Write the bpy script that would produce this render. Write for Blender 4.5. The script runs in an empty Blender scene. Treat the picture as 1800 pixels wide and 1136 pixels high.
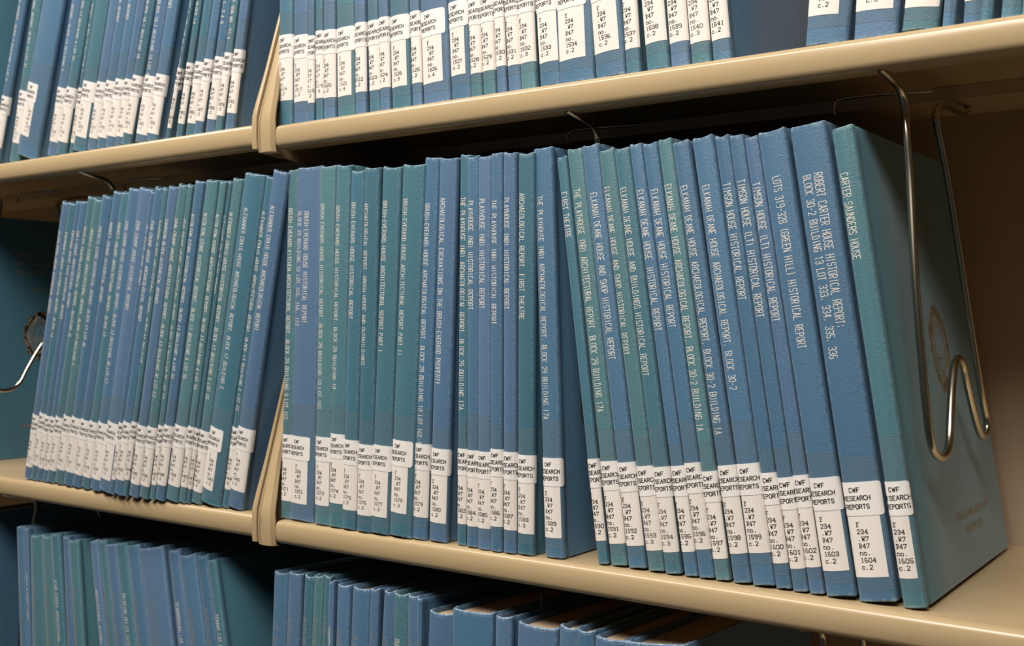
import bpy, math, random
from mathutils import Vector, Matrix
random.seed(7)
C = bpy.context.scene.collection
S = bpy.context.scene
# ------------------------------------------------------------------ camera
F = 1954.0; YAW = math.radians(35.6)
CY, SY = math.cos(YAW), math.sin(YAW)
cam = bpy.data.cameras.new('camera'); co = bpy.data.objects.new('camera', cam); C.objects.link(co)
co.rotation_euler = (math.radians(90), 0, YAW)
cam.sensor_width = 36; cam.lens = F / 1800 * 36; cam.clip_start = .02
cam.dof.use_dof = True; cam.dof.focus_distance = .74; cam.dof.aperture_fstop = 15
S.camera = co
# ------------------------------------------------------------------ light
S.view_settings.view_transform = 'Standard'; S.view_settings.look = 'None'
S.view_settings.gamma = 1; S.view_settings.exposure = 0.18
S.view_settings.use_curve_mapping = False
wd = bpy.data.worlds.new('world'); S.world = wd; wd.use_nodes = True
wd.node_tree.nodes['Background'].inputs[0].default_value = (1.0, .93, .85, 1)
wd.node_tree.nodes['Background'].inputs[1].default_value = .025
def area(name, loc, target, sx, sy, power, col):
    l = bpy.data.lights.new(name, 'AREA'); l.shape = 'RECTANGLE'; l.size = sx; l.size_y = sy
    l.energy = power; l.color = col
    o = bpy.data.objects.new(name, l); C.objects.link(o); o.location = loc
    o.rotation_euler = (Vector(target) - Vector(loc)).to_track_quat('-Z', 'Y').to_euler()
    return o
area('ceiling_lamp', (-1.0, -.15, 1.35), (-.8, .4, 0), 2.4, .22, 36, (1, .95, .89))
area('aisle_lamp', (-.12, -.50, 1.18), (-.4, .7, -.1), 1.2, .35, 18, (1, .95, .89))
# ------------------------------------------------------------------ pixel helpers (camera at the origin, yaw only)
def rdir(u, v):
    r = (u - 900) / F; s = -(v - 568) / F
    return Vector((-SY + r * CY, CY + r * SY, s))
def at_z(u, v, z):
    d = rdir(u, v); return d * (z / d.z)
def at_y(u, v, y):
    d = rdir(u, v); return d * (y / d.y)
# ------------------------------------------------------------------ materials
def mat(name, col, rough=.5, metal=0, spec=.5, noise=None, bump=None, var=0, var_scale=8, wear=False):
    m = bpy.data.materials.new(name); m.use_nodes = True; nt = m.node_tree; n = nt.nodes; L = nt.links
    b = n['Principled BSDF']
    b.inputs['Base Color'].default_value = (*col, 1); b.inputs['Roughness'].default_value = rough
    b.inputs['Metallic'].default_value = metal; b.inputs['Specular IOR Level'].default_value = spec
    tc = n.new('ShaderNodeTexCoord')
    if var:
        t = n.new('ShaderNodeTexNoise'); t.inputs['Scale'].default_value = var_scale; t.inputs['Detail'].default_value = 5
        L.new(tc.outputs['Object'], t.inputs['Vector'])
        oi = n.new('ShaderNodeObjectInfo')
        ad = n.new('ShaderNodeMath'); ad.operation = 'ADD'; L.new(t.outputs['Fac'], ad.inputs[0]); L.new(oi.outputs['Random'], ad.inputs[1])
        mr = n.new('ShaderNodeMapRange'); L.new(ad.outputs[0], mr.inputs[0])
        mr.inputs[1].default_value = .3; mr.inputs[2].default_value = 1.7; mr.inputs[3].default_value = 1 - var; mr.inputs[4].default_value = 1 + var
        h = n.new('ShaderNodeHueSaturation'); h.inputs['Color'].default_value = (*col, 1)
        L.new(mr.outputs[0], h.inputs['Value']); L.new(h.outputs[0], b.inputs['Base Color'])
        if wear:
            at = n.new('ShaderNodeAttribute'); at.attribute_name = 'wear'
            t3 = n.new('ShaderNodeTexNoise'); t3.inputs['Scale'].default_value = 420; t3.inputs['Detail'].default_value = 4
            L.new(tc.outputs['Object'], t3.inputs['Vector'])
            m3 = n.new('ShaderNodeMapRange'); L.new(t3.outputs['Fac'], m3.inputs[0]); m3.inputs[1].default_value = .38; m3.inputs[2].default_value = .66
            mu = n.new('ShaderNodeMath'); mu.operation = 'MULTIPLY'; L.new(at.outputs['Fac'], mu.inputs[0]); L.new(m3.outputs[0], mu.inputs[1])
            m4 = n.new('ShaderNodeMath'); m4.operation = 'MULTIPLY'; m4.inputs[1].default_value = .5; L.new(mu.outputs[0], m4.inputs[0])
            mx = n.new('ShaderNodeMix'); mx.data_type = 'RGBA'; L.new(m4.outputs[0], mx.inputs[0])
            L.new(h.outputs[0], mx.inputs[6]); mx.inputs[7].default_value = (*lin(190, 208, 218), 1)
            L.new(mx.outputs[2], b.inputs['Base Color'])
            b.inputs['Sheen Weight'].default_value = .22; b.inputs['Sheen Roughness'].default_value = .4
    if bump:
        sc, st, dist, stretch = bump
        mp = n.new('ShaderNodeMapping'); mp.inputs['Scale'].default_value = stretch
        L.new(tc.outputs['Object'], mp.inputs[0])
        t2 = n.new('ShaderNodeTexNoise'); t2.inputs['Scale'].default_value = sc; t2.inputs['Detail'].default_value = 3
        L.new(mp.outputs[0], t2.inputs['Vector'])
        bp = n.new('ShaderNodeBump'); bp.inputs['Strength'].default_value = st; bp.inputs['Distance'].default_value = dist
        L.new(t2.outputs['Fac'], bp.inputs['Height']); L.new(bp.outputs[0], b.inputs['Normal'])
    return m
def lin(r, g, b):
    f = lambda c: (c / 255 / 12.92) if c <= 10 else ((c / 255 + .055) / 1.055) ** 2.4
    return (f(r), f(g), f(b))
BL = [mat('blue_cloth_%d' % i, lin(*c), .48, 0, .62, bump=(1400, .55, .0005, (1, 1, .55)), var=.10, wear=True) for i, c in enumerate(
    [(74, 111, 140), (79, 112, 143), (70, 109, 138), (84, 115, 145)])]
TL = [mat('teal_cloth_%d' % i, lin(*c), .48, 0, .62, bump=(1400, .55, .0005, (1, 1, .55)), var=.10, wear=True) for i, c in enumerate(
    [(72, 116, 126), (67, 112, 127), (80, 121, 128), (63, 109, 127)])]
M_PAPER = mat('page_paper', lin(205, 180, 150), .9, bump=(1500, .4, .0003, (6, 1, 1)))
M_LABEL = mat('label_paper', lin(236, 227, 217), .42, 0, .4, var=.03, var_scale=60)
M_LABEL2 = mat('series_label_paper', lin(238, 232, 226), .38, 0, .4, var=.02, var_scale=60)
M_INK = mat('black_ink', lin(26, 24, 26), .5)
M_INKF = mat('faded_ink', lin(95, 88, 84), .5)
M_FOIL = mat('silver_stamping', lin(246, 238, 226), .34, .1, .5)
M_FOILD = mat('dull_stamping', lin(150, 150, 145), .5, .1, .4)
M_STEEL = mat('tan_enamel', lin(184, 160, 122), .24, 0, .5, bump=(260, .05, .0006, (1, 1, 1)), var=.03, var_scale=3)
M_WALL = mat('back_panel_paint', lin(172, 150, 124), .7, bump=(500, .25, .0006, (1, 1, 1)), var=.04, var_scale=6)
M_CHROME = mat('zinc_wire', lin(196, 190, 172), .22, 1.0)
M_SCUFF = mat('scuff_grime', lin(92, 76, 58), .7)
M_THREAD = mat('white_thread', lin(225, 222, 215), .8)
def tape_mat(nm, a):
    m = bpy.data.materials.new(nm); m.use_nodes = True; b = m.node_tree.nodes['Principled BSDF']
    b.inputs['Base Color'].default_value = (*lin(128, 148, 158), 1); b.inputs['Roughness'].default_value = .3
    b.inputs['Alpha'].default_value = a
    return m
M_TAPE = tape_mat('clear_tape', .2); M_TGLINT = tape_mat('tape_edge_glint', .6)  # second one is more opaque, a highlight painted along the tape edges
# ------------------------------------------------------------------ mesh helpers
def link(name, verts, faces, m, parent=None, smooth=None):
    me = bpy.data.meshes.new(name); me.from_pydata(verts, [], faces); me.update()
    me.materials.append(m)
    if smooth is not None:
        me.polygons.foreach_set('use_smooth', [True] * len(me.polygons))
        me.set_sharp_from_angle(angle=math.radians(smooth))
    o = bpy.data.objects.new(name, me); C.objects.link(o)
    if parent: o.parent = parent
    return o
def fixn(o):
    import bmesh
    bm = bmesh.new(); bm.from_mesh(o.data); bmesh.ops.recalc_face_normals(bm, faces=bm.faces); bm.to_mesh(o.data); bm.free()
    return o
def tag(o, label, cat, group=None):
    o['label'] = label; o['category'] = cat
    if group: o['group'] = group
    return o
def struct(o): o['kind'] = 'structure'; return o
def extr(name, prof, axis, a, b, m, parent=None, smooth=35):
    """closed 2-D profile extruded along x (profile = y,z), y (x,z) or z (x,y)"""
    n = len(prof)
    def P(p, t): return {'x': (t, p[0], p[1]), 'y': (p[0], t, p[1]), 'z': (p[0], p[1], t)}[axis]
    vs = [P(p, a) for p in prof] + [P(p, b) for p in prof]
    fs = [(i, (i + 1) % n, n + (i + 1) % n, n + i) for i in range(n)] + [tuple(range(n))[::-1], tuple(range(n, 2 * n))]
    return fixn(link(name, vs, fs, m, parent, smooth))
def tube(name, pts, r, m, parent=None, seg=10, sub=6):
    P = [Vector(p) for p in pts]; out = []
    for i in range(len(P) - 1):                       # Catmull-Rom
        p0 = P[max(i - 1, 0)]; p1 = P[i]; p2 = P[i + 1]; p3 = P[min(i + 2, len(P) - 1)]
        for k in range(sub):
            t = k / sub
            out.append(.5 * ((2 * p1) + (p2 - p0) * t + (2 * p0 - 5 * p1 + 4 * p2 - p3) * t * t + (3 * p1 - p0 - 3 * p2 + p3) * t ** 3))
    out.append(P[-1]); vs = []; fs = []
    t0 = (out[1] - out[0]).normalized(); nrm = t0.orthogonal().normalized()
    for i, p in enumerate(out):
        t = (out[min(i + 1, len(out) - 1)] - out[max(i - 1, 0)]).normalized()
        nrm = (nrm - t * nrm.dot(t)).normalized(); bn = t.cross(nrm)
        for k in range(seg):
            a = 2 * math.pi * k / seg; vs.append(p + nrm * (r * math.cos(a)) + bn * (r * math.sin(a)))
    for i in range(len(out) - 1):
        for k in range(seg):
            a = i * seg + k; b = i * seg + (k + 1) % seg; fs.append((a, b, b + seg, a + seg))
    fs.append(tuple(range(seg))[::-1]); fs.append(tuple(range(len(vs) - seg, len(vs))))
    return fixn(link(name, vs, fs, m, parent, 60))
# ------------------------------------------------------------------ stroke lettering
G = {'A': '002640|1232', 'B': '000636454433 03|3342413000', 'C': '4536160501103041', 'D': '00062644422000', 'E': '46060040|0333',
 'F': '460600|0333', 'G': '45361605011030414323', 'H': '0006|4046|0343', 'I': '2026', 'J': '3631201001', 'K': '0006|460340', 'L': '060040',
 'M': '0006234640', 'N': '00064046', 'O': '100105163645413010', 'P': '00063645443303', 'Q': '100105163645413010|2240', 'R': '00063645443303|2340',
 'S': '453616050413334241301001', 'T': '2026|0646', 'U': '060110304146', 'V': '062046', 'W': '0610253046', 'X': '0046|0640', 'Y': '062346|2320',
 'Z': '06460040', '0': '100105163645413010', '1': '152620', '2': '05163645440040', '3': '0516364544334241301001|1333', '4': '30360242',
 '5': '460603334241301001', '6': '36160501103041423303', '7': '064610', '8': '13040516364544331302011030414233', '9': '103041453616050413 43',
 '.': '2021', ',': '2110', '-': '1333', ':': '2122|2425', '(': '36252130', ')': '16252110', '&': '401516262502011020 42', "'": '2625', '/': '0046',
 ' ': ''}
GS = dict(G); GS.update({'F': '1016|064645|1333|0030', 'R': '1016|0636454433 13|2340|0020', 'W': '0610243046|0616|3646', 'n': '0004|0314344340|0010|3040',
 'o': '100103143443413010', 'c': '433414030110304 1', '1': '152620|1030', '7': '05064610', '.': '2021', '4': '30360242|2040'})
def strokes(text, glyphs, adv, w, h):
    """-> list of (x0,y0,x1,y1) strokes, text starts at 0,0 and runs along +x"""
    out = []; x = 0
    for ch in text:
        k = 1.32 if ch in 'WM' and glyphs is G else 1
        for pl in glyphs.get(ch, '').replace(' ', '').split('|'):
            pts = [(x + int(pl[i]) / 4 * w * k, int(pl[i + 1]) / 6 * h) for i in range(0, len(pl) - 1, 2)]
            for a, b in zip(pts, pts[1:]): out.append((*a, *b))
        x += adv + (k - 1) * w
    return out
class Ribbons:
    def __init__(s): s.v = []; s.f = []
    def add(s, segs, th, fn, maxl=.0012):
        for (x0, y0, x1, y1) in segs:
            l = math.hypot(x1 - x0, y1 - y0)
            if l < 1e-7: continue
            dx, dy = (x1 - x0) / l, (y1 - y0) / l; e = th * .35
            x0 -= dx * e; y0 -= dy * e; x1 += dx * e; y1 += dy * e; px, py = -dy * th / 2, dx * th / 2
            n = max(1, math.ceil(l / maxl)); base = len(s.v)
            for i in range(n + 1):
                t = i / n; cx = x0 + (x1 - x0) * t; cy = y0 + (y1 - y0) * t
                s.v.append(fn(cx + px, cy + py)); s.v.append(fn(cx - px, cy - py))
            for i in range(n):
                a = base + 2 * i; s.f.append((a, a + 1, a + 3, a + 2))
    def build(s, name, m, parent): return link(name, s.v, s.f, m, parent)
# ------------------------------------------------------------------ one book
class Prof:
    def __init__(s, w, D, bulge):
        g = min(.0016, w * .13); r = min(.0027, w * .22)
        left = [(0, D), (0, .05), (0, .0110), (g, .0088), (g, .0060), (0, .0042), (0, r), (.134 * r, .5 * r), (.5 * r, .134 * r)]
        sp = []; n = 9
        for i in range(n):
            q = i / (n - 1); x = r + (w - 2 * r) * q; sp.append((x, -bulge * (1 - (2 * q - 1) ** 2)))
        right = [(w - x, y) for x, y in left[::-1]]
        s.o = left + sp + right; s.w = w; s.D = D
        s.cum = [0]
        for a, b in zip(s.o, s.o[1:]): s.cum.append(s.cum[-1] + math.hypot(b[0] - a[0], b[1] - a[1]))
        s.zero = s.cum[7]; s.n = len(s.o)
        nr = []
        for i in range(s.n):
            a = s.o[max(i - 1, 0)]; b = s.o[min(i + 1, s.n - 1)]
            dx, dy = b[0] - a[0], b[1] - a[1]; l = math.hypot(dx, dy); nr.append((dy / l, -dx / l))
        s.nr = nr; s.R = s.cum[s.n - 8] - s.zero       # arc length of the spine
    def pos(s, u, off):
        c = min(max(u + s.zero, 0), s.cum[-1] - 1e-6); i = 0
        while s.cum[i + 1] < c: i += 1
        t = (c - s.cum[i]) / (s.cum[i + 1] - s.cum[i])
        x = s.o[i][0] * (1 - t) + s.o[i + 1][0] * t; y = s.o[i][1] * (1 - t) + s.o[i + 1][1] * t
        nx = s.nr[i][0] * (1 - t) + s.nr[i + 1][0] * t; ny = s.nr[i][1] * (1 - t) + s.nr[i + 1][1] * t
        return (x + nx * off, y + ny * off)
    def us(s, a, b):
        r = [a] + [c - s.zero for c in s.cum if a + 1e-4 < c - s.zero < b - 1e-4] + [b]
        return r
def sheet(pr, name, u0, u1, z0, z1, off, m, parent, round_r=0):
    vs = []; fs = []; us = pr.us(u0, u1)
    if round_r: us = sorted(set(us + [u1 - round_r, u1 - round_r * .5, u1 - round_r * .15]))
    for u in us:
        d = 0
        if round_r and u > u1 - round_r: d = round_r - math.sqrt(max(0, round_r ** 2 - (u - (u1 - round_r)) ** 2))
        a = pr.pos(u, off); b = pr.pos(u, 0)
        vs += [(b[0], b[1], z0 + d), (a[0], a[1], z0 + d), (a[0], a[1], z1 - d), (b[0], b[1], z1 - d)]
    for i in range(len(us) - 1):
        a = 4 * i
        for k in range(3): fs.append((a + k, a + 4 + k, a + 5 + k, a + 1 + k))
    e = 4 * (len(us) - 1); fs.append((e, e + 3, e + 2, e + 1)); fs.append((0, 1, 2, 3))
    return link(name, vs, fs, m, parent, 30)
def book(x, y, z, w, H, lean, pitch, col, label, group, title=None, tfrac=.42, tstart=.030, tdim=False, num=None, copy='2', zl=.014,
         shelf_labels=True, D=.2095, sr=None, faded=False, paper=False, tape_top=.022, blurred=False):
    w = max(w, .0042)
    bulge = max(.0006, min(.0022, w * .07)) * random.uniform(.7, 1.2)
    pr = Prof(w, D, bulge)
    e = bpy.data.objects.new('book', None); C.objects.link(e); e.empty_display_size = .02
    e.location = (x, y, z + (w * math.sin(lean) if lean > 0 else 0)); e.rotation_euler = (-pitch, lean, 0)
    tag(e, label, 'book', group)
    # cover: U-shaped wall with a rounded, slightly dished head and tail
    n = pr.n; t = min(.0021, w * .28); g_ = .0009
    inn = [(min(max(px + (g_ if 3 <= i <= 4 else -g_ if n - 5 <= i <= n - 4 else 0), t), w - t), (py + .0016 if py < .0041 else py)) for i, (px, py) in enumerate(pr.o)]
    dip = random.uniform(.0005, .0017); sk = random.uniform(-.0012, .0012)
    ph = random.uniform(0, 6)
    lv = [(0, 1), (.0007, 0), (.0028, 0), (H * .35, 0), (H * .7, 0), (H - .0032, 0), (H - .0008, 0), (H, 1)]
    vs = []
    for k, (zz, cap) in enumerate(lv):
        for i in range(n):
            o_, q = pr.o[i], inn[i]
            if 6 <= i < n - 6:
                s_ = (i - 7) / (n - 15)
                dz = (-dip * math.sin(math.pi * min(max(s_, 0), 1)) + sk * (s_ - .5)) if k >= 5 else (dip * .6 * math.sin(math.pi * min(max(s_, 0), 1)) if k <= 1 else 0)
                dy = 0
            else: dz = dy = 0
            f = .55 if cap else 0
            ox, oy = o_[0] + (q[0] - o_[0]) * f, o_[1] + (q[1] - o_[1]) * f
            ix, iy = q[0] + (o_[0] - q[0]) * f * .6, q[1] + (o_[1] - q[1]) * f * .6
            vs.append((ox, oy + dy, zz + dz)); vs.append((ix, iy + dy, zz + dz))
    fs = []; R = 2 * n
    for k in range(len(lv) - 1):
        for i in range(n - 1):
            a = k * R + 2 * i
            fs.append((a, a + 2, a + 2 + R, a + R)); fs.append((a + 1, a + 1 + R, a + 3 + R, a + 3))
        a = k * R; fs.append((a, a + R, a + R + 1, a + 1)); a = k * R + 2 * (n - 1); fs.append((a, a + 1, a + R + 1, a + R))
    for i in range(n - 1):
        fs.append((2 * i, 2 * i + 1, 2 * i + 3, 2 * i + 2)); a = (len(lv) - 1) * R + 2 * i; fs.append((a, a + 2, a + 3, a + 1))
    cv = link('cover', vs, fs, col, e, 38)
    at = cv.data.attributes.new('wear', 'FLOAT', 'POINT'); wv = []
    for k in range(len(lv)):
        for i in range(n):
            q = 1.0 if k in (0, 7) else .75 if k in (1, 6) else (.22 if i in (7, 8, n - 9, n - 8) else 0)
            if not 6 <= i < n - 6: q *= .35
            wv += [q, q * .6]
    at.data.foreach_set('value', wv)
    # page block
    t2 = t + .0003; yb = .0065; bx = w / 2
    prof = [(t2, yb + .001), (bx, yb), (w - t2, yb + .001), (w - t2, D - .004), (bx, D - .0055), (t2, D - .004)]
    extr('page_block', prof, 'z', .004, H - .004, M_PAPER, e, 20)
    if sr is None: sr = min(.0205 if w < .02 else .0235, w + .005)
    if shelf_labels:
        zs = zl + .0365 - .001
        tp = sheet(pr, 'clear_tape', -.004, min(pr.R + .03, pr.R + .012), zl - .007, zs + .0195 + tape_top, .00009, M_TAPE, e)
        for zt in (zl - .007, zs + .0195 + tape_top):
            sheet(pr, 'tape_edge_glint', -.001, pr.R + .002, zt - .00015, zt + .00015, .00013, M_TGLINT, tp)  # thin paler strip on each tape edge, its highlight put into the colour
        cr = min(sr - .0035, pr.R + .004) if w < .026 else sr - .002
        cl = sheet(pr, 'call_number_label', -.003, cr, zl, zl + .0375, .00020, M_LABEL, e)
        sl = sheet(pr, 'series_label', -.003, sr, zs, zs + .0195, .00042, M_LABEL2, e, .0022)
        wm = w * 1000; cx = (3.3 + .22 * wm) / 1000
        rb = Ribbons()
        for ln, (tx, off) in enumerate((('CWF', -.0008), ('RESEARCH', 0), ('REPORTS', 0))):
            segs = strokes(tx, G, .00210, .00145, .00250); wid = .00210 * (len(tx) - 1) + .0015
            zb = zs + .0195 - .0058 - ln * .0049
            rb.add([(a + cx + off - wid / 2, b + zb + (a * 0.02), c + cx + off - wid / 2, d + zb + (c * .02)) for a, b, c, d in segs], .00050,
                   lambda u, zz: (*pr.pos(u, .00050), zz), .0008)
        rb.build('lettering', M_INK, sl)
        if num:
            rb = Ribbons(); st = (.45 * wm - 4.3) / 1000
            for ln, tx in enumerate(('F', '234', '.W7', 'R47', 'no.', num, 'c.' + copy)):
                segs = strokes(tx, GS, .00235, .00165, .00245); zb = zl + .0365 - .0073 - ln * .0041
                rb.add([(a + st, b + zb, c + st, d + zb) for a, b, c, d in segs], .00045, lambda u, zz: (*pr.pos(u, .00027), zz), .0008)
            rb.build('lettering', M_INKF if faded else M_INK, cl)
    if title:
        lines = title if isinstance(title, (list, tuple)) else [title]
        rb = Ribbons(); ch = min(.0050, w * .62)
        for k, tx in enumerate(lines):                 # first line sits furthest right
            frac = tfrac if len(lines) == 1 else tfrac + (.16 if k == 0 else -.16)
            u0 = frac * w - ch / 2 - .0004
            segs = strokes(tx, G, .00247, .00168, ch if len(lines) == 1 else min(ch, w * .24))
            rb.add([(a, b, c, d) for a, b, c, d in segs], .00037, lambda a, b: (*pr.pos(u0 + b, .00014), H - tstart - a), .002)
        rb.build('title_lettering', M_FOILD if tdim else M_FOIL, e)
    e['w'] = w
    return e, pr, cv
#BODY
ordn = 'first second third fourth fifth sixth seventh eighth ninth tenth eleventh twelfth thirteenth fourteenth fifteenth sixteenth seventeenth eighteenth nineteenth twentieth twenty-first twenty-second twenty-third twenty-fourth twenty-fifth twenty-sixth twenty-seventh twenty-eighth twenty-ninth thirtieth thirty-first thirty-second thirty-third thirty-fourth'.split()
# ------------------------------------------------------------------ setting
YF = .632; ZU, ZM, ZB = .1636, -.1630, -.4896; ZUL, ZML = .1672, -.1612
wall = extr('wall_back', [(-2.6, .8775), (1.0, .8775), (1.0, .90), (-2.6, .90)], 'z', -1.0, 1.2, M_WALL); struct(wall)
# ------------------------------------------------------------------ shelves with their end brackets
LIP = [(.0085, 0), (.0030, -.0004), (.0010, -.0016), (0, -.0040), (-.0003, -.0095), (.0002, -.0150), (.0013, -.0178), (.0038, -.0192), (.0180, -.0192),
       (.0180, -.0180), (.0048, -.0180), (.0030, -.0168), (.0018, -.0140), (.0014, -.0060), (.0024, -.0024), (.0090, -.0012),
       (.2437, -.0012), (.2437, -.0125), (.2449, -.0125), (.2449, 0)]
def shelf(name_label, x0, x1, y, z, tilt=0, nbay=''):
    e = bpy.data.objects.new('shelf', None); C.objects.link(e); e.location = (x0, y, z); e.rotation_euler = (-tilt, 0, 0)
    tag(e, name_label, 'shelf', 'tan steel shelves of the stacks')
    L = x1 - x0; n = len(LIP); vs = []; fs = []
    secs = [(.0, .0026), (.0006, .0013), (.0018, .0004), (.0034, 0), (L - .0034, 0), (L - .0018, .0004), (L - .0006, .0013), (L, .0026)]
    for sx, ins in secs:
        for i, (yy, zz) in enumerate(LIP):
            if i <= 15:
                k = ins if i <= 8 else ins * .8
                cy = .006; cz = -.0096
                yy2 = yy + (cy - yy) * min(1, k / .006) * (1 if yy < .004 else 0); zz2 = zz + (cz - zz) * k / .0096
                vs.append((sx, yy2, zz2))
            else: vs.append((sx, yy, zz))
    for s in range(len(secs) - 1):
        for i in range(n): a = s * n + i; b = s * n + (i + 1) % n; fs.append((a, b, b + n, a + n))
    fs.append(tuple(range(n))); fs.append(tuple(range((len(secs) - 1) * n, len(secs) * n))[::-1])
    fixn(link('shelf_panel', vs, fs, M_STEEL, e, 40))
    extr('stiffener', [(.163, -.0014), (.165, -.010), (.228, -.010), (.230, -.0014)], 'x', .002, L - .002, M_STEEL, e, 20)
    # end brackets: a plate in depth with a rolled front flange that slopes back above the shelf
    for side in (0, 1):
        bx = -.0172 if side == 0 else L + .0006
        xw = .0165 if side == 0 else .0066
        path = [(-.0015, -.0215), (-.0022, -.0150), (-.0024, -.004), (-.0020, .006), (-.0004, .012), (.0020, .020), (.0105, .047), (.0250, .095), (.0460, .165), (.0700, .188)]
        # plate
        pl = [(p[0] + .0006, p[1]) for p in path] + [(.244, .188), (.244, -.040), (.225, -.040), (.030, -.0235), (.006, -.0225)]
        px = (bx) if side == 0 else bx + .0055
        plate = extr('bracket', pl, 'x', px, px + .0012, M_STEEL, e, 20)
        # flange, convex across its width
        vs = []; fs = []; m = 9; path2 = [(.004, -.0226)] + path
        for k, (yy, zz) in enumerate(path2):
            for j in range(m):
                q = j / (m - 1); edge = (1 - math.sqrt(max(0, 1 - (2 * q - 1) ** 4))) * .0042
                f = 1.0 if zz < .0 else max(.45, 1 - zz * 9)
                X = (bx + xw * q * f) if side == 0 else (bx + xw * (1 - q * f))
                vs.append((X, yy + edge, zz)); 
        for k in range(len(path2) - 1):
            for j in range(m - 1):
                a = k * m + j; fs.append((a, a + 1, a + 1 + m, a + m))
        nv = len(vs); vs += [(v[0], v[1] + .0014, v[2]) for v in vs]
        fs += [tuple(i + nv for i in f[::-1]) for f in fs]
        rim = [j for j in range(m)] + [k * m + m - 1 for k in range(1, len(path2))] + [(len(path2) - 1) * m + j for j in range(m - 2, -1, -1)] + [k * m for k in range(len(path2) - 2, 0, -1)]
        for i in range(len(rim)): a, b = rim[i], rim[(i + 1) % len(rim)]; fs.append((a, b, b + nv, a + nv))
        fl = fixn(link('bracket_flange', vs, fs, M_STEEL, plate, 40))
    return e
XB = -.694; XL = -.7210
sh_ur = shelf('upper right tan steel shelf, its long lip crossing the top of the picture', XB, .215, YF, ZU)
sh_mr = shelf('middle right tan steel shelf carrying the sharp row numbered 1571 to 1605', XB, .215, YF, ZM)
sh_br = shelf('bottom right tan steel shelf below the frame carrying the lowest right books', XB, .215, .612, ZB + .0008, math.radians(2.5))
sh_ul = shelf('upper left tan steel shelf, blurred, left of the bracket joint', XL - .914, XL, YF, ZUL)
sh_ml = shelf('middle left tan steel shelf, blurred, left of the bracket joint', XL - .914, XL, YF, ZML)
sh_bl = shelf('bottom left tan steel shelf below the frame carrying the lowest left books', XL - .914, XL, .612, ZB + .0008, math.radians(2.5))
for x, w in ((-.7165, 'between the two bays'), (.236, 'at the right end of the right bay'), (-1.652, 'at the left end of the left bay')):
    p = extr('upright_post', [(x - .0095, .850), (x + .0095, .850), (x + .0095, .877), (x - .0095, .877)], 'z', -.9, .75, M_STEEL)
    tag(p, 'tan steel upright post ' + w + ', holding the shelf brackets', 'post')
# dark scuffs on the middle bracket flange
def blob(name, pts, parent, mtl):
    vs = []; fs = []
    for (x, y, z, r) in pts:
        b = len(vs); vs.append((x, y, z))
        for k in range(7):
            a = 2 * math.pi * k / 7; rr = r * random.uniform(.6, 1.2); vs.append((x + rr * math.cos(a) * .6, y, z + rr * math.sin(a) * 1.5))
        for k in range(7): fs.append((b, b + 1 + k, b + 1 + (k + 1) % 7))
    return link(name, vs, fs, mtl, parent)
fl_mr = [c for c in sh_mr.children if c.name.startswith('bracket')][0]
blob('scuff_mark', [(-.0125, -.00285, -.0015, .0008), (-.0118, -.00285, .0005, .0005), (-.0110, -.00285, -.004, .0004), (-.0118, -.00285, -.007, .00045),
                    (-.0100, -.00285, .002, .0003), (-.0135, -.0028, .0015, .0003), (-.0112, -.00285, -.0105, .0003)], fl_mr, M_SCUFF)
# ------------------------------------------------------------------ rows of books
def edge_fit(ub, vb, ut, vt, y):
    a = at_y(ub, vb, y); b = at_y(ut, vt, y); return a, b
def solve_row(items, zs, mode, y0=.646):
    out = []
    if mode == 'mid':
        ys = [at_z(it['p'][0], it['p'][1], zs).y for it in items]
    for q, it in enumerate(items):
        ub, vb, ut, vt = it['p']
        if mode == 'mid':
            nb = ys[max(0, q - 2):q + 3]; y = .25 * ys[q] + .75 * sum(nb) / len(nb)
        else: y = it.get('y', y0)
        a, b = edge_fit(ub, vb, ut, vt, y)
        sl = (b.x - a.x) / (b.z - a.z); it['lean'] = math.atan(sl)
        it['y3'] = y; it['x0'] = a.x + (zs - a.z) * sl; it['sl'] = sl
        if mode == 'mid': it['H'] = (b.z - zs) / math.cos(it['lean'])
        elif mode == 'low': it['H'] = (a.z if vb < vt else b.z) - zs; it['H'] /= math.cos(it['lean'])
        else: it['H'] = .2846 + random.uniform(-.002, .003)
        out.append(it)
    for i, it in enumerate(out):
        if 'r' in it:
            vr = it['p'][1] if mode != 'low' else 1136
            a = at_y(it['p'][0], vr, it['y3']); b = at_y(it['r'], vr, it['y3']); w = (b.x - a.x) * math.cos(it['lean'])
        else:
            nx = out[i + 1]; top = zs + it['H']
            g0 = nx['x0'] - it['x0']; g1 = (nx['x0'] + nx['sl'] * .28) - (it['x0'] + it['sl'] * .28)
            w = (min(g0, g1) * .75 + max(g0, g1) * .25) * math.cos(it['lean']) - .0005
        it['w'] = w
    return out
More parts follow.
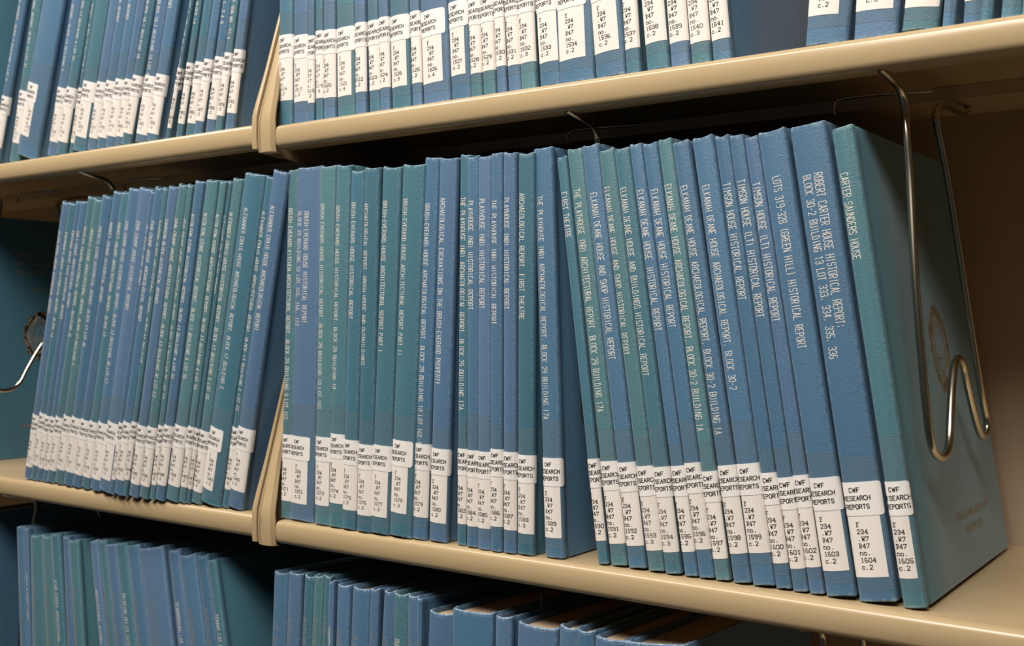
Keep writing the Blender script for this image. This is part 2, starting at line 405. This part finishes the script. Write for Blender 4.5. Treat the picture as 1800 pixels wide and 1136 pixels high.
def place(it, zs, group, pitch=0, **kw):
    col = (BL if it['c'] == 'b' else TL)[it.get('m', random.randrange(4))]
    z = zs; y = it['y3']
    if pitch: y = it['y3'] - it['H'] * math.sin(pitch)
    zl = .014
    if it.get('s'):
        P = at_y(it['p'][0], it['s'], y); zl = (P.z - zs) / math.cos(it['lean']) - .055
    if it.get('cb'):
        P = at_y(it['p'][0], it['cb'], y); zl = (P.z - zs) / math.cos(it['lean'])
    zl = min(max(zl, .008), .024)
    k = {}
    for a, b in (('t', 'title'), ('tf', 'tfrac'), ('n', 'num'), ('cp', 'copy'), ('sr', 'sr'), ('fd', 'faded'), ('dim', 'tdim'), ('D', 'D')):
        if a in it: k[b] = it[a]
    if 'ts' in it:
        P = at_y(it['p'][2], it['ts'], y); k['tstart'] = max(.01, it['H'] - (P.z - zs) / math.cos(it['lean']))
    k.update(kw)
    return book(it['x0'], y, z, it['w'], it['H'], it['lean'], pitch, col, it['label'], group, zl=zl, tape_top=random.choice((.014, .018, .022, .026)), **k)
cn = {'b': 'blue', 't': 'teal'}
BE = 'BRUSH-EVERARD HOUSE '; EK = 'ELKANAH DEANE HOUSE '
mid = [
 # number, copy, colour, bottom-left px, top-left px, series-label top, title, title start px, title place, extra
 ('1571','2','t',(491.7,910.5,505.7,299),763.5,'BRUSH-EVERARD KITCHEN ARCHITECTURAL REPORT, BLOCK 29 BUILDING 9 LOT 165',368,.45,{}),
 ('1572','2','b',(507.5,914,522.4,295.7),766.8,[BE+'HISTORICAL REPORT,','BLOCK 29 BUILDING 10 LOT 165, 166, 172'],374.7,.36,{'sr':.0235}),
 ('1573','2','t',(551,922.7,561,293),767.5,BE+'HISTORICAL REPORT, BLOCK 29 BUILDING 10 LOT 165',360,.33,{}),
 ('1574','2','t',(576,927.6,590,291.2),762.4,BE+'HISTORICAL REPORT, BLOCK 29 BUILDING 10',363.6,.30,{}),
 ('1575','3','t',(599,931,616,300.6),773,BE+'HISTORICAL REPORT',358,.38,{'fd':1,'m':3}),
 ('1576','3','t',(625,934.3,639.8,295.7),780.8,'ARCHAEOLOGICAL REPORT  BRUSH HOUSE AND OUTBUILDINGS',359,.27,{'fd':1,'m':3}),
 ('1577','3','t',(650,939.4,671.6,294.6),782.4,BE+'ARCHITECTURAL REPORT PART 1',355.8,.30,{'fd':1,'m':1}),
 ('1578','3','t',(682.8,944.5,707,291),774,BE+'ARCHITECTURAL REPORT PART II',353,.28,{'r':721,'sr':.0215,'fd':1,'m':1}),
 ('1579','2','b',(722.9,947.7,745.6,278.3),779.7,BE+'ARCHAEOLOGICAL REPORT, BLOCK 29 BUILDING 10 LOT 165-166',360,.42,{}),
 ('1580','2','b',(752.5,951.7,771.8,279),788,'ARCHAEOLOGICAL EXCAVATIONS ON THE BRUSH-EVERARD PROPERTY',350,.35,{'r':783,'sr':.0200}),
 ('1582','2','t',(802.6,957,808.6,272),788.4,'THE PLAYHOUSE (NB) ARCHAEOLOGICAL REPORT, BLOCK 29 BUILDING 17A',348,.45,{}),
 ('1584','2','b',(819,962.7,821,275),791,'PLAYHOUSE (NB) HISTORICAL REPORT',354.7,.42,{}),
 ('1585','2','b',(838,967,839.6,275.6),793.4,'PLAYHOUSE (NB) HISTORICAL REPORT',351,.42,{}),
 ('1586','2','b',(860.6,969.4,862,269.4),789,'THE PLAYHOUSE (NB) HISTORICAL REPORT',352.5,.38,{}),
 ('1587','2','b',(883.5,973.4,883.5,268),793.9,'PLAYHOUSE (NB) HISTORICAL REPORT',349,.38,{}),
 ('1588','3','t',(908,977,909.8,269),799,'ARCHAEOLOGICAL REPORT  FIRST THEATRE',341,.35,{'r':936,'sr':.0185,'fd':1,'m':3}),
 ('1589','2','b',(957,979.4,936.5,261),805,'THE PLAYHOUSE (NB) ARCHAEOLOGICAL REPORT, BLOCK 29 BUILDING 17A',347,.38,{'r':990,'sr':.0185,'m':0}),
 ('1590','2','t',(1050.6,992.7,978,276.7),809,'FIRST THEATRE',341,.50,{'m':3}),
 ('1591','2','t',(1072.8,995,995,263.4),813.5,'THE PLAYHOUSE (NB) ARCHITECTURAL REPORT, BLOCK 29 BUILDING 17A',336,.48,{'m':2}),
 ('1592','2','b',(1104,1001,1021,256.7),815.7,EK+'AND SHOP HISTORICAL REPORT',343.6,.52,{}),
 ('1593','3','t',(1139,1007,1051,264.5),822.4,EK+'AND SHOP HISTORICAL REPORT',332,.34,{'fd':1,'r':1167}),
 ('1594','3','t',(1168.6,1011,1078,263.4),824,EK+'AND BUILDINGS HISTORICAL REPORT',333.5,.40,{'fd':1}),
 ('1595','2','b',(1202.9,1014,1105,254.5),822.3,EK[:-1]+', HISTORICAL REPORT',338,.52,{}),
 ('1596','2','b',(1228,1018.4,1127.8,253.4),817,EK+'HISTORICAL REPORT',337.5,.52,{}),
 ('1597','2','t',(1257,1022,1154.8,246),832,EK+'ARCHAEOLOGICAL REPORT, BLOCK 30-2 BUILDING 1A',328,.42,{'m':2}),
 ('1598','2','b',(1288.6,1026.8,1180,251),822,EK+'ARCHAEOLOGICAL REPORT, BLOCK 30-2 BUILDING 1A',331,.45,{'r':1320}),
 ('1599','2','b',(1322.5,1032,1214.6,243.4),819,EK+'ARCHAEOLOGICAL REPORT, BLOCK 30-2',331,.45,{}),
 ('1600','2','b',(1363.7,1036.5,1254.7,240),834.8,'TIMSON HOUSE HISTORICAL REPORT',326,.50,{}),
 ('1601','2','b',(1393.5,1041.5,1280.3,239.6),843,'TIMSON HOUSE (LT) HISTORICAL REPORT',320,.50,{}),
 ('1602','2','b',(1422.7,1046,1307,242.3),839,'TIMSON HOUSE (LT) HISTORICAL REPORT',325,.50,{}),
 ('1603','2','b',(1452,1051.8,1330,233.4),844,'LOTS 319-328 (GREEN HILL) HISTORICAL REPORT',317.6,.52,{'r':1505}),
 ('1604','2','b',(1510,1060,1386.8,225),852,['ROBERT CARTER HOUSE HISTORICAL REPORT:','BLOCK 30-2 BUILDING 13 LOT 333, 334, 335, 336'],314.7,.50,{'r':1578,'sr':.0235,'m':0}),
 ('1605','2','t',(1587,1070,1459.6,226.7),850.6,'CARTER-SAUNDERS HOUSE',309,.36,{'r':1630,'sr':.0150,'m':0}),
]
rows = []
for i, (n, cp, c, p, s, t, ts, tf, ex) in enumerate(mid):
    d = dict(n=n, cp=cp, c=c, p=p, s=s, t=t, ts=ts, tf=tf, label='%s report numbered %s, %s from left on middle right shelf' % (cn[c], n, ordn[i])); d.update(ex); rows.append(d)
rows = solve_row(rows, ZM, 'mid')
B = {}
for it in rows: B[it['n']] = place(it, ZM, 'reports 1571 to 1605 on the middle right shelf')
# ---- middle left
pre = ['ALLEN-BYRD HOUSE HISTORICAL REPORT', "FREEMAN'S HOUSE HISTORICAL REPORT, BLOCK 14", 'FREEMAN HOUSE EAST HISTORICAL REPORT', 'HOLT HOUSE ARCHITECTURAL REPORT',
       'SHIELDS TAVERN HISTORICAL REPORT, BUILDING 26', 'PRENTIS STORE ARCHITECTURAL REPORT, BLOCK 17 BUILDING 5', 'PRENTIS STORE HISTORICAL REPORT, BLOCK 17 LOT 46',
       'MARKET SQUARE HISTORICAL REPORT', 'MARKET SQUARE ARCHITECTURAL REPORT, BLOCK 17', 'JOHN CRUMP HOUSE HISTORICAL REPORT, BLOCK 17 BUILDING 3B LOT 57',
       'JOHN CRUMP HOUSE HISTORICAL REPORT', 'JOHN CRUMP HOUSE REPORT', 'JOHN CRUMP HOUSE ARCHAEOLOGICAL REPORT', 'SAMPSON BLOCK ARCHITECTURAL REPORT, BLOCK 44 BUILDING',
       'SAMPSON BLOCK HISTORICAL REPORT', 'JOHN CRUMP HOUSE ARCHITECTURAL REPORT, BLOCK 17 BUILDING 3C LOT 57', 'JOHN CRUMP HOUSE ARCHITECTURAL REPORT, BLOCK 17 BUILDING 3E LOT 57',
       'NICOLSON STORE HISTORICAL REPORT, BLOCK 17 BUILDING 4 LOT 56', 'NICOLSON STORE HISTORICAL REPORT, BLOCK 17 BUILDING 4 LOT 56', 'NICOLSON STORE ARCHITECTURAL REPORT, BLOCK 17 BUILDING 4 LOT 56',
       'ALEXANDER CRAIG HOUSE REPORT',
 'ALEXANDER CRAIG HOUSE HISTORICAL REPORT, BLOCK 17 BUILDING 5 LOT 55', 'ALEXANDER CRAIG HOUSE ARCHAEOLOGICAL REPORT, BLOCK 17 BUILDING 5',
       'ALEXANDER CRAIG HOUSE ARCHITECTURAL REPORT, BLOCK 17 BUILDING 5 LOT 55', 'ALEXANDER CRAIG HOUSE ARCHAEOLOGICAL REPORT']
ml = [('b',41.2,843.5,108.5,357.5,729.7),('t',52.5,845,120.2,359.6,726.7),('b',63,846.5,133,355.7,731),('b',72.7,848,141.1,356.5,733.5),('t',80.5,850,153.5,349,734),
 ('t',94.4,852.5,164.6,353,732),('b',109.3,855.5,178.7,348.5,735),('b',125,858,198.5,340.5,738.7),('t',140.8,860,212.6,340.5,742),('b',156.5,863,225.3,335.6,744.7),
 ('b',172.2,867,244,336,744.7),('b',191.5,871,265,337.5,742.5),('b',198.5,872,271.5,332,742.5),('t',214,874,287,331.3,741),('b',224.6,875.5,295.2,330.7,748.5),
 ('t',242.7,878,312.8,326.7,751),('t',262,880,329.7,325.7,747.5),('b',271,882,342,320.8,748),('t',289.9,883,361.5,320,749),('t',313,885,386,319.6,749.7),
 ('t',326.5,886,401.5,319,752.7),('t',334,888,408.3,316.5,758),('t',351.3,890,429.6,312.4,756.5),('t',389.4,892,467.5,312,751),('b',399,897,479.2,305,753.5)]
rows = []
for i, (c, ub, vb, ut, vt, s) in enumerate(ml):
    d = dict(c=c, p=(ub, vb, ut, vt), s=s, t=pre[i], tf=.45, n=str(1321 + i), label='%s cloth report, %s book from the left on the middle left shelf' % (cn[c], ordn[i]), fd=(i < 12))
    if i == 22: d.update(r=386, sr=.0205)
    if i == 24: d.update(r=424, sr=.0225)
    rows.append(d)
rows = solve_row(rows, ZML, 'mid')
for it in rows: place(it, ZML, 'leaning reports on the middle left shelf')
# ---- upper left
ul = [('b',8.6,140,32.7,258.7,15),('t',37,140,57.3,252.8,None),('b',53,140,77,249.8,71),('b',103.5,140,125.7,250.5,None),('t',119.5,140,143,250.5,None),('t',140.5,140,161.6,250,None),
 ('t',147.3,140,168.8,244.5,None),('b',171,140,192.3,243.8,None),('b',186.7,140,208,243,None),('b',202.5,140,224,240.8,None),('b',218.7,140,240.4,240.8,None),('t',232.5,140,256.8,235.3,None),
 ('b',253.7,140,275.4,238.4,None),('b',273,140,295,237.7,283),('t',309,140,333.7,223.7,None),('t',323.6,140,344.6,217.5,None),('t',338.4,140,357.5,218.2,None),('b',353.5,140,373.9,213.6,None),
 ('b',372,140,390.5,211.2,None),('t',388.5,140,406.8,204.2,None),('b',404.5,140,421.2,200.4,418)]
ult = ['HISTORICAL REPORT, BLOCK 7 BUILDING 2 LOT 9', 'ARCHITECTURAL REPORT, BLOCK 13 LOT 47', 'HISTORICAL REPORT', 'HISTORICAL REPORT, BLOCK 17 BUILDING 3',
       'ARCHITECTURAL REPORT, BLOCK 17 BUILDING 4 LOT 56', 'HISTORICAL REPORT, BLOCK 17 BUILDING 4', 'PERIOD', 'STORE REPORT', 'HOUSE HISTORICAL REPORT', 'HOUSE REPORT', 'HOUSE',
       'REPORT, BLOCK 18-1 BUILDING 10', 'REPORT, BLOCK 18-1 BUILDING 10 LOT 49', 'REPORT', 'ARCHITECTURE & ARCHAEOLOGICAL REPORT', 'REPORT, BLOCK 14', 'REPORT', 'REPORT A', 'REPORT LOT 1, 7 & 8', 'LOT 308 NO. 22-A', 'REPORT']
rows = []
for i, (c, ub, vb, ut, cb, r) in enumerate(ul):
    d = dict(c=c, p=(ub, vb, ut, 0), cb=cb, t=ult[i], tf=.42, n=str(1270 + i), fd=(i < 14), label='%s cloth report, %s book from the left on the upper left shelf' % (cn[c], ordn[i]))
    if r: d['r_'] = r
    rows.append(d)
rows = solve_row([{**d, **({'r': 10} if i == -1 else {})} for i, d in enumerate(rows)] + [dict(c='b', p=(422, 140, 438, 0), label='', r=430)], ZUL, 'up')[:-1]
for i, it in enumerate(rows):
    if i == 0: it['w'] = min(it['w'], .0135)
    if i == 2: it['w'] *= .80
    if i == 13: it['w'] *= .50
    tt = it['t']; it['tst'] = 0
    zend = {0: 140, 1: 120, 2: 0, 3: 126, 4: 108, 5: 124, 6: 4, 7: 0, 8: 42, 9: 38, 10: 0, 11: 104, 12: 140, 13: 20, 14: 128, 15: 44, 16: 0, 17: 4, 18: 46, 19: 72, 20: 0}[i]
    P = at_y(it['p'][0], max(zend, 1), it['y3']); ze = (P.z - ZUL); it['tstart_'] = it['H'] - ze - len(tt) * .00247
    place(it, ZUL, 'leaning reports on the upper left shelf', tstart=max(.02, it['tstart_']))
# ---- upper right
ur = [('1516','2','t',488.7,208,489.4,179.4,{'fd':1}),('1517','2','b',515,209,514.7,181,{'fd':1}),('1518','2','b',540,205,540.7,182,{'fd':1}),('1519','4','t',554.4,203,553.7,173.7,{'fd':1}),
 ('1520','2','b',567.4,204,566.7,173.7,{}),('1521','4','t',592,202,589.8,171.5,{'fd':1}),('1522','2','b',623.7,198,621.6,163.5,{}),('1523','2','t',648.3,190,644,160.7,{}),
 ('1524','2','b',667.3,189,663.4,155.6,{}),('1526','3','t',688,186,683,155.6,{}),('1525','2','b',724,180,718.3,147.7,{}),('1526','4','b',743.3,178,737,150,{'sr':.0245}),
 ('1527','2','b',792.8,172,786,135,{'sr':.0185}),('1528','2','t',827.3,168,821,131,{}),('1529','2','t',848.3,165,841.8,126.5,{}),('1530','2','b',873.2,160,866.2,118,{}),
 ('1531','2','b',892.6,158,884.9,117,{}),('1532','3','t',914.9,154,908.2,112.5,{}),('1533','2','b',948.3,149,940,113,{}),('1534','2','b',982.7,140,977,109.5,{'r':1043,'sr':.025}),
 ('1536','2','b',1046,130,1036.5,97,{'r':1098,'sr':.024}),('1537','2','t',1099.8,124,1092,88,{}),('1538','2','t',1135.7,118,1126,79,{'r':1175}),('1539','2','b',1178,112,1169.7,77.5,{'r':1211}),
 ('1540','3','t',1214,107,1205.6,78,{'fd':1}),('1541','2','b',1251.8,102,1243.3,72.7,{'r':1285,'sr':.017}),('1542','2','b',1415,79,1421,36,{'r':1490}),
 ('1543','3','b',1500,66,1504,26,{'r':1577,'sr':.026}),('1544','3','t',1585,50,1591,22,{'r':1650}),('1545','2','b',1656,41,1659.5,1,{}),('1546','2','b',1692,37,1694.5,5,{}),
 ('1547','2','t',1722.5,33,1726,-10,{}),('1548','2','t',1758.7,26,1761,-12,{}),('1549','2','t',1795,20,1797,-12,{'r':1830})]
rows = []
for i, (n, cp, c, ub, vb, ut, cb, ex) in enumerate(ur):
    d = dict(n=n, cp=cp, c=c, p=(ub, vb, ut, 0), cb=cb if cb > -8 else -8, label='%s report numbered %s, %s from left on upper right shelf' % (cn[c], n, ordn[i])); d.update(ex); rows.append(d)
for d in rows[-3:]: d['label'] = '%s cloth report, %s book at the right end of the upper right shelf' % (cn[d['c']], {'1547': 'third last', '1548': 'second last', '1549': 'very last'}[d['n']])
rows = solve_row(rows, ZU, 'up', .645)
for it in rows: it['t'] = 'ARCHITECTURAL REPORT'; place(it, ZU, 'reports 1516 to 1549 on the upper right shelf')
# ---- bottom left
PB = math.radians(2.5)
bl = [('b',27.9,925,42.8,1),('b',42.8,927.5,56.7,.6),('t',52,939.4,63.7,1),('t',72.6,941.8,87.5,.8),('t',88,937.8,107.4,1),('b',109.4,941.8,125.3,.7),('t',119,949.8,137,1),
 ('b',157,950.8,181,1),('t',173,950,196,.8),('b',184.6,957.7,208,1),('t',202.3,955.8,226.8,.8),('b',221.2,959.7,245.7,1),('b',244,965.4,268,1),('b',295.2,967,318.8,.6),
 ('b',312.8,977.5,337.9,1),('b',343.8,976.8,368.7,.7),('t',362.9,985,387.7,.9)]
blt = ['PRENTIS STORE HISTORICAL REPORT', 'PRENTIS STORE NOTES', 'HOLT CABINET SHOP HISTORICAL', 'KING STREET HISTORICAL REPORT', 'KING STREET ARCHITECTURAL', 'POWELL LOT HOUSE BLOCK 12',
       'POWELL LOT HOUSE 8-11 HISTORICAL', 'ARCHITECTURAL HISTORY NOTES', 'ARCHITECTURAL DETAILS', 'PORTIA-MILLER HOUSE REPORT', 'PRINTING OFFICE HISTORICAL REPORT', 'PRINTING STORE HISTORICAL REPORT',
       'PRENTIS STORE ARCHITECTURAL REPORT', 'SCARBOROUGH LOT', 'PEYTON-RANDOLPH STABLE', 'REPORT ON EARLY PAINTS', 'TENANT LOT REPORT']
rows = []
for i, (c, ut, vt, ub, _) in enumerate(bl):
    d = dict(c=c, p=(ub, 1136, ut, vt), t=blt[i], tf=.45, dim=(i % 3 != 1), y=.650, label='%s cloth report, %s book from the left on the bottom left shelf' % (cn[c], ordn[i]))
    if i == 6: d['r'] = 154
    if i == 12: d['r'] = 311
    if i == 16: d['r'] = 403
    rows.append(d)
rows = solve_row(rows, ZB, 'low')
for i, it in enumerate(rows): place(it, ZB, 'slanting reports on the bottom left shelf', PB, shelf_labels=False, tstart=.048)
# ---- bottom right
br = [('b',480.6,1002.5,480.6),('b',506,1004.4,506),('t',534.4,1010,533),('t',551,1009,550),('t',570.3,1010.6,569),('b',577.5,1020,579),('b',591.7,1025,592),('b',618.5,1030,618),('b',650.6,1032.7,650),
 ('b',674.2,1035.6,672),('t',692.2,1040,692.2),('b',716.2,1045,717),('b',733.2,1050.7,735),('b',753.6,1070.7,753),('b',794.4,1066,795),('b',869.4,1080,870),('b',909.4,1091.5,909),('b',982.7,1098,982),
 ('b',1012,1103.7,1012),('b',1045,1115,1045),('b',1090,1125,1091)]
brt = ['LOT 10', 'BLOCK 31', 'WHEATLAND', 'DEVELOPMENT', 'HISTORY', 'PROPOSAL', 'SECOND', 'BLOCK', 'LOT', 'LOT 7', 'RUN', 'LA', 'CR', 'LOTS', '', '', '', '', '', '', '']
rows = []
for i, (c, ut, vt, ub) in enumerate(br):
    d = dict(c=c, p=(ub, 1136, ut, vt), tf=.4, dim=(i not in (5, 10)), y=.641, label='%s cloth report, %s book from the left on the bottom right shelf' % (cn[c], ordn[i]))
    if brt[i]: d['t'] = brt[i] + ' HISTORICAL REPORT'
    if i == 16: d['r'] = 979
    if i == 14: d['r'] = 866
    if i == 20: d['r'] = 1208
    rows.append(d)
TS = [1092, 1085, 1084, 1085, 1082, 1100, 1105, 1115, 1112, 1118, 1121, 1124, 1128, 1130] + [1140] * 7
rows = solve_row(rows, ZB, 'low')
for i, it in enumerate(rows):
    P = at_y(it['p'][2], TS[i], .641)
    o = place(it, ZB, 'upright reports on the bottom right shelf', PB, shelf_labels=False, tstart=max(.03, (it['H'] + ZB) - P.z))
    if i == 15:
        w = it['w']
        tube('loose_thread', [(w * .75, .040, it['H'] - .006), (w * .78, .042, it['H'] + .001), (w * .70, .044, it['H'] + .006), (w * .62, .045, it['H'] + .009)], .00025, M_THREAD, o[0], 5, 4)
# ---- the books whose broad right covers show at the far left
def lone(xr, zs, col, label, y=.650, H=.2855, w=.030, **k):
    return book(xr - w, y, zs, w, H, 0, 0, col, label, 'books standing apart at the left edge', shelf_labels=k.pop('sl', True), **k)
lm = lone(-1.248, ZML, TL[3], 'dark teal book with stamped cover standing alone at the far left of the middle shelf', num='1320', title='HISTORICAL REPORT')
lone(-1.195, ZUL, TL[3], 'dark teal book at the extreme left edge of the upper left shelf', num='1269')
lone(-1.185, ZB, BL[0], 'dark blue book at the extreme left edge of the bottom left shelf', y=.632, sl=False, H=.280)
# ------------------------------------------------------------------ stamped covers (text, oval crest)
def cover_print(bk, w, lines, m, crest=True, bottom=True, name='cover_lettering'):
    e = bk[0]; rb = Ribbons(); fn = lambda a, b: (w + .00016, a, b)
    for tx, zc, h, yc, adv, sh in lines:
        L = len(tx) * adv
        rb.add([(yc - L / 2 + a + sh * b, zc + b, yc - L / 2 + c + sh * d, zc + d) for a, b, c, d in strokes(tx, G, adv, adv * .68, h)], .00040, fn, .01)
    rb.build(name, m, e)
    if crest:
        rb = Ribbons(); cy, cz = .112, .146; R1, R2 = .021, .028
        def ell(a, b, n=36, ph=0): return [(cy + a * math.cos(2 * math.pi * k / n + ph), cz + b * math.sin(2 * math.pi * k / n + ph)) for k in range(n + 1)]
        def poly(pts, th): rb.add([(*p, *q) for p, q in zip(pts, pts[1:])], th, fn, .01)
        poly(ell(.0105, .0150), .0013); poly(ell(.0130, .0178), .0008)
        for k in range(64):
            a = 2 * math.pi * k / 64; r0, r1 = .74 + .05 * math.sin(5 * a), random.uniform(.92, 1.06)
            poly([(cy + R1 * r0 * math.cos(a), cz + R2 * r0 * math.sin(a)), (cy + R1 * r1 * math.cos(a + .13), cz + R2 * r1 * math.sin(a + .13)),
                  (cy + R1 * r0 * 1.1 * math.cos(a + .22), cz + R2 * r0 * 1.1 * math.sin(a + .22))], random.choice((.0010, .0016, .0022)))
        poly([(cy - .008, cz - .004), (cy, cz + .012), (cy + .008, cz - .004)], .0008)      # shield-like centre
        for q in range(5): poly([(cy - .006 + q * .003, cz - .011), (cy - .006 + q * .003, cz - .003 + (2 - abs(q - 2)) * .002)], .0007)
        poly([(cy - .009, cz - .006), (cy + .009, cz - .006)], .0007)
        rb.build('cover_crest', m, e)
M_GOLDD = mat('dull_gold_stamping', lin(170, 152, 124), .5, .2, .4)
lib = [('COLONIAL WILLIAMSBURG FOUNDATION LIBRARY', .036, .0042, .128, .00205, .28), ('RESEARCH REPORT SERIES', .026, .0042, .128, .0020, .28)]
cover_print(B['1605'], B['1605'][0]['w'], [('CARTER-SAUNDERS HOUSE', .240, .0038, .112, .0026, 0), ('HISTORICAL REPORT', .232, .0038, .112, .0026, 0),
    ('BLOCK 30-2 BUILDING 12', .224, .0038, .112, .0026, 0), ('LOT 333, 334', .216, .0038, .112, .0026, 0), ('R. 1605', .199, .0036, .112, .0025, 0)], M_GOLDD)
cover_print(B['1605'], B['1605'][0]['w'], lib, M_GOLDD, False, name='imprint_lettering')
cover_print(lm, .030, [('ARCHITECTURAL REPORT', .240, .0038, .112, .0029, 0), ('BLOCK 17 BUILDING 5 LOT', .230, .0038, .112, .0029, 0),
    ('ARCHITECTURAL HISTORY', .220, .0038, .112, .0029, 0), ('BLOCK 17', .199, .0036, .112, .0028, 0)], M_GOLDD)
cover_print(lm, .030, lib, M_GOLDD, False, name='imprint_lettering')
# ------------------------------------------------------------------ hanging wire bookends
px = [(1553, 125), (1567, 138), (1580, 153), (1588, 172), (1592, 195), (1594, 240), (1600, 320), (1608, 480), (1619, 620), (1630, 735), (1637, 780), (1645, 799),
      (1655, 805), (1664, 797), (1669, 775), (1671, 730), (1674, 680), (1678, 642), (1684, 630), (1692, 640), (1699, 670), (1707, 705), (1715, 738), (1722, 760), (1729, 767),
      (1735, 758), (1734, 735), (1727, 700), (1714, 620), (1697, 510), (1678, 390), (1663, 300), (1650, 235), (1645, 205), (1649, 190), (1662, 184)]
wire = []
for u, v in px:
    x = -.19
    for _ in range(6):
        d = rdir(u, v); P = d * (x / d.x); x = -.175 - (P.z + .075) * (.021 / .215)
    wire.append((x + .19, P.y, P.z - ZU))
def bookend(x, zs, label, flat=True, lean=None, full=True):
    e = bpy.data.objects.new('wire_bookend', None); C.objects.link(e); e.location = (x, 0, zs)
    tag(e, label, 'bookend', 'wire bookends hanging under the shelves')
    pts = [((p[0] if lean else 0), p[1], p[2]) for p in wire]
    pts[0] = (pts[0][0], pts[0][1], -.0172)
    k0 = len(pts) - 1
    pts = [(pts[0][0] - .002, pts[0][1] + .0, pts[0][2] - .001)] + pts[1:]
    tube('support_loop', pts, .0024, M_CHROME, e, 12, 5)
    xe, ye, ze = pts[-1]
    tube('rear_hook', [(xe, ye, ze), (xe + .001, ye + .03, ze), (xe + .001, ye + .050, ze + .003), (xe + .001, ye + .058, -.0105)], .0024, M_CHROME, e, 10, 5)
    yq = .728
    tube('cross_wire', [(xe - .062, yq + .004, ze - .006), (xe - .062, yq + .004, ze + .0005), (xe - .056, yq + .004, ze + .004), (xe - .030, yq + .004, ze + .004), (xe, yq + .012, ze + .004)], .0013, M_CHROME, e, 8, 5)
    return e
bookend(-.19, ZU, 'shiny wire bookend hanging at right, pressed against the teal book no. 1605', lean=True)
bookend(-.4085, ZU, 'wire bookend hanging behind the tops of the teal books near no. 1591')
bookend(-1.183, ZUL, 'blurred wire bookend beside the dark stamped book at the far left')
bookend(-.975, ZUL, 'wire bookend whose hook shows above the middle left row')
bookend(-1.112, ZML, 'wire bookend hanging under the middle left shelf at lower left')
bookend(-.245, ZM, 'wire bookend hanging under the middle right shelf at lower right')
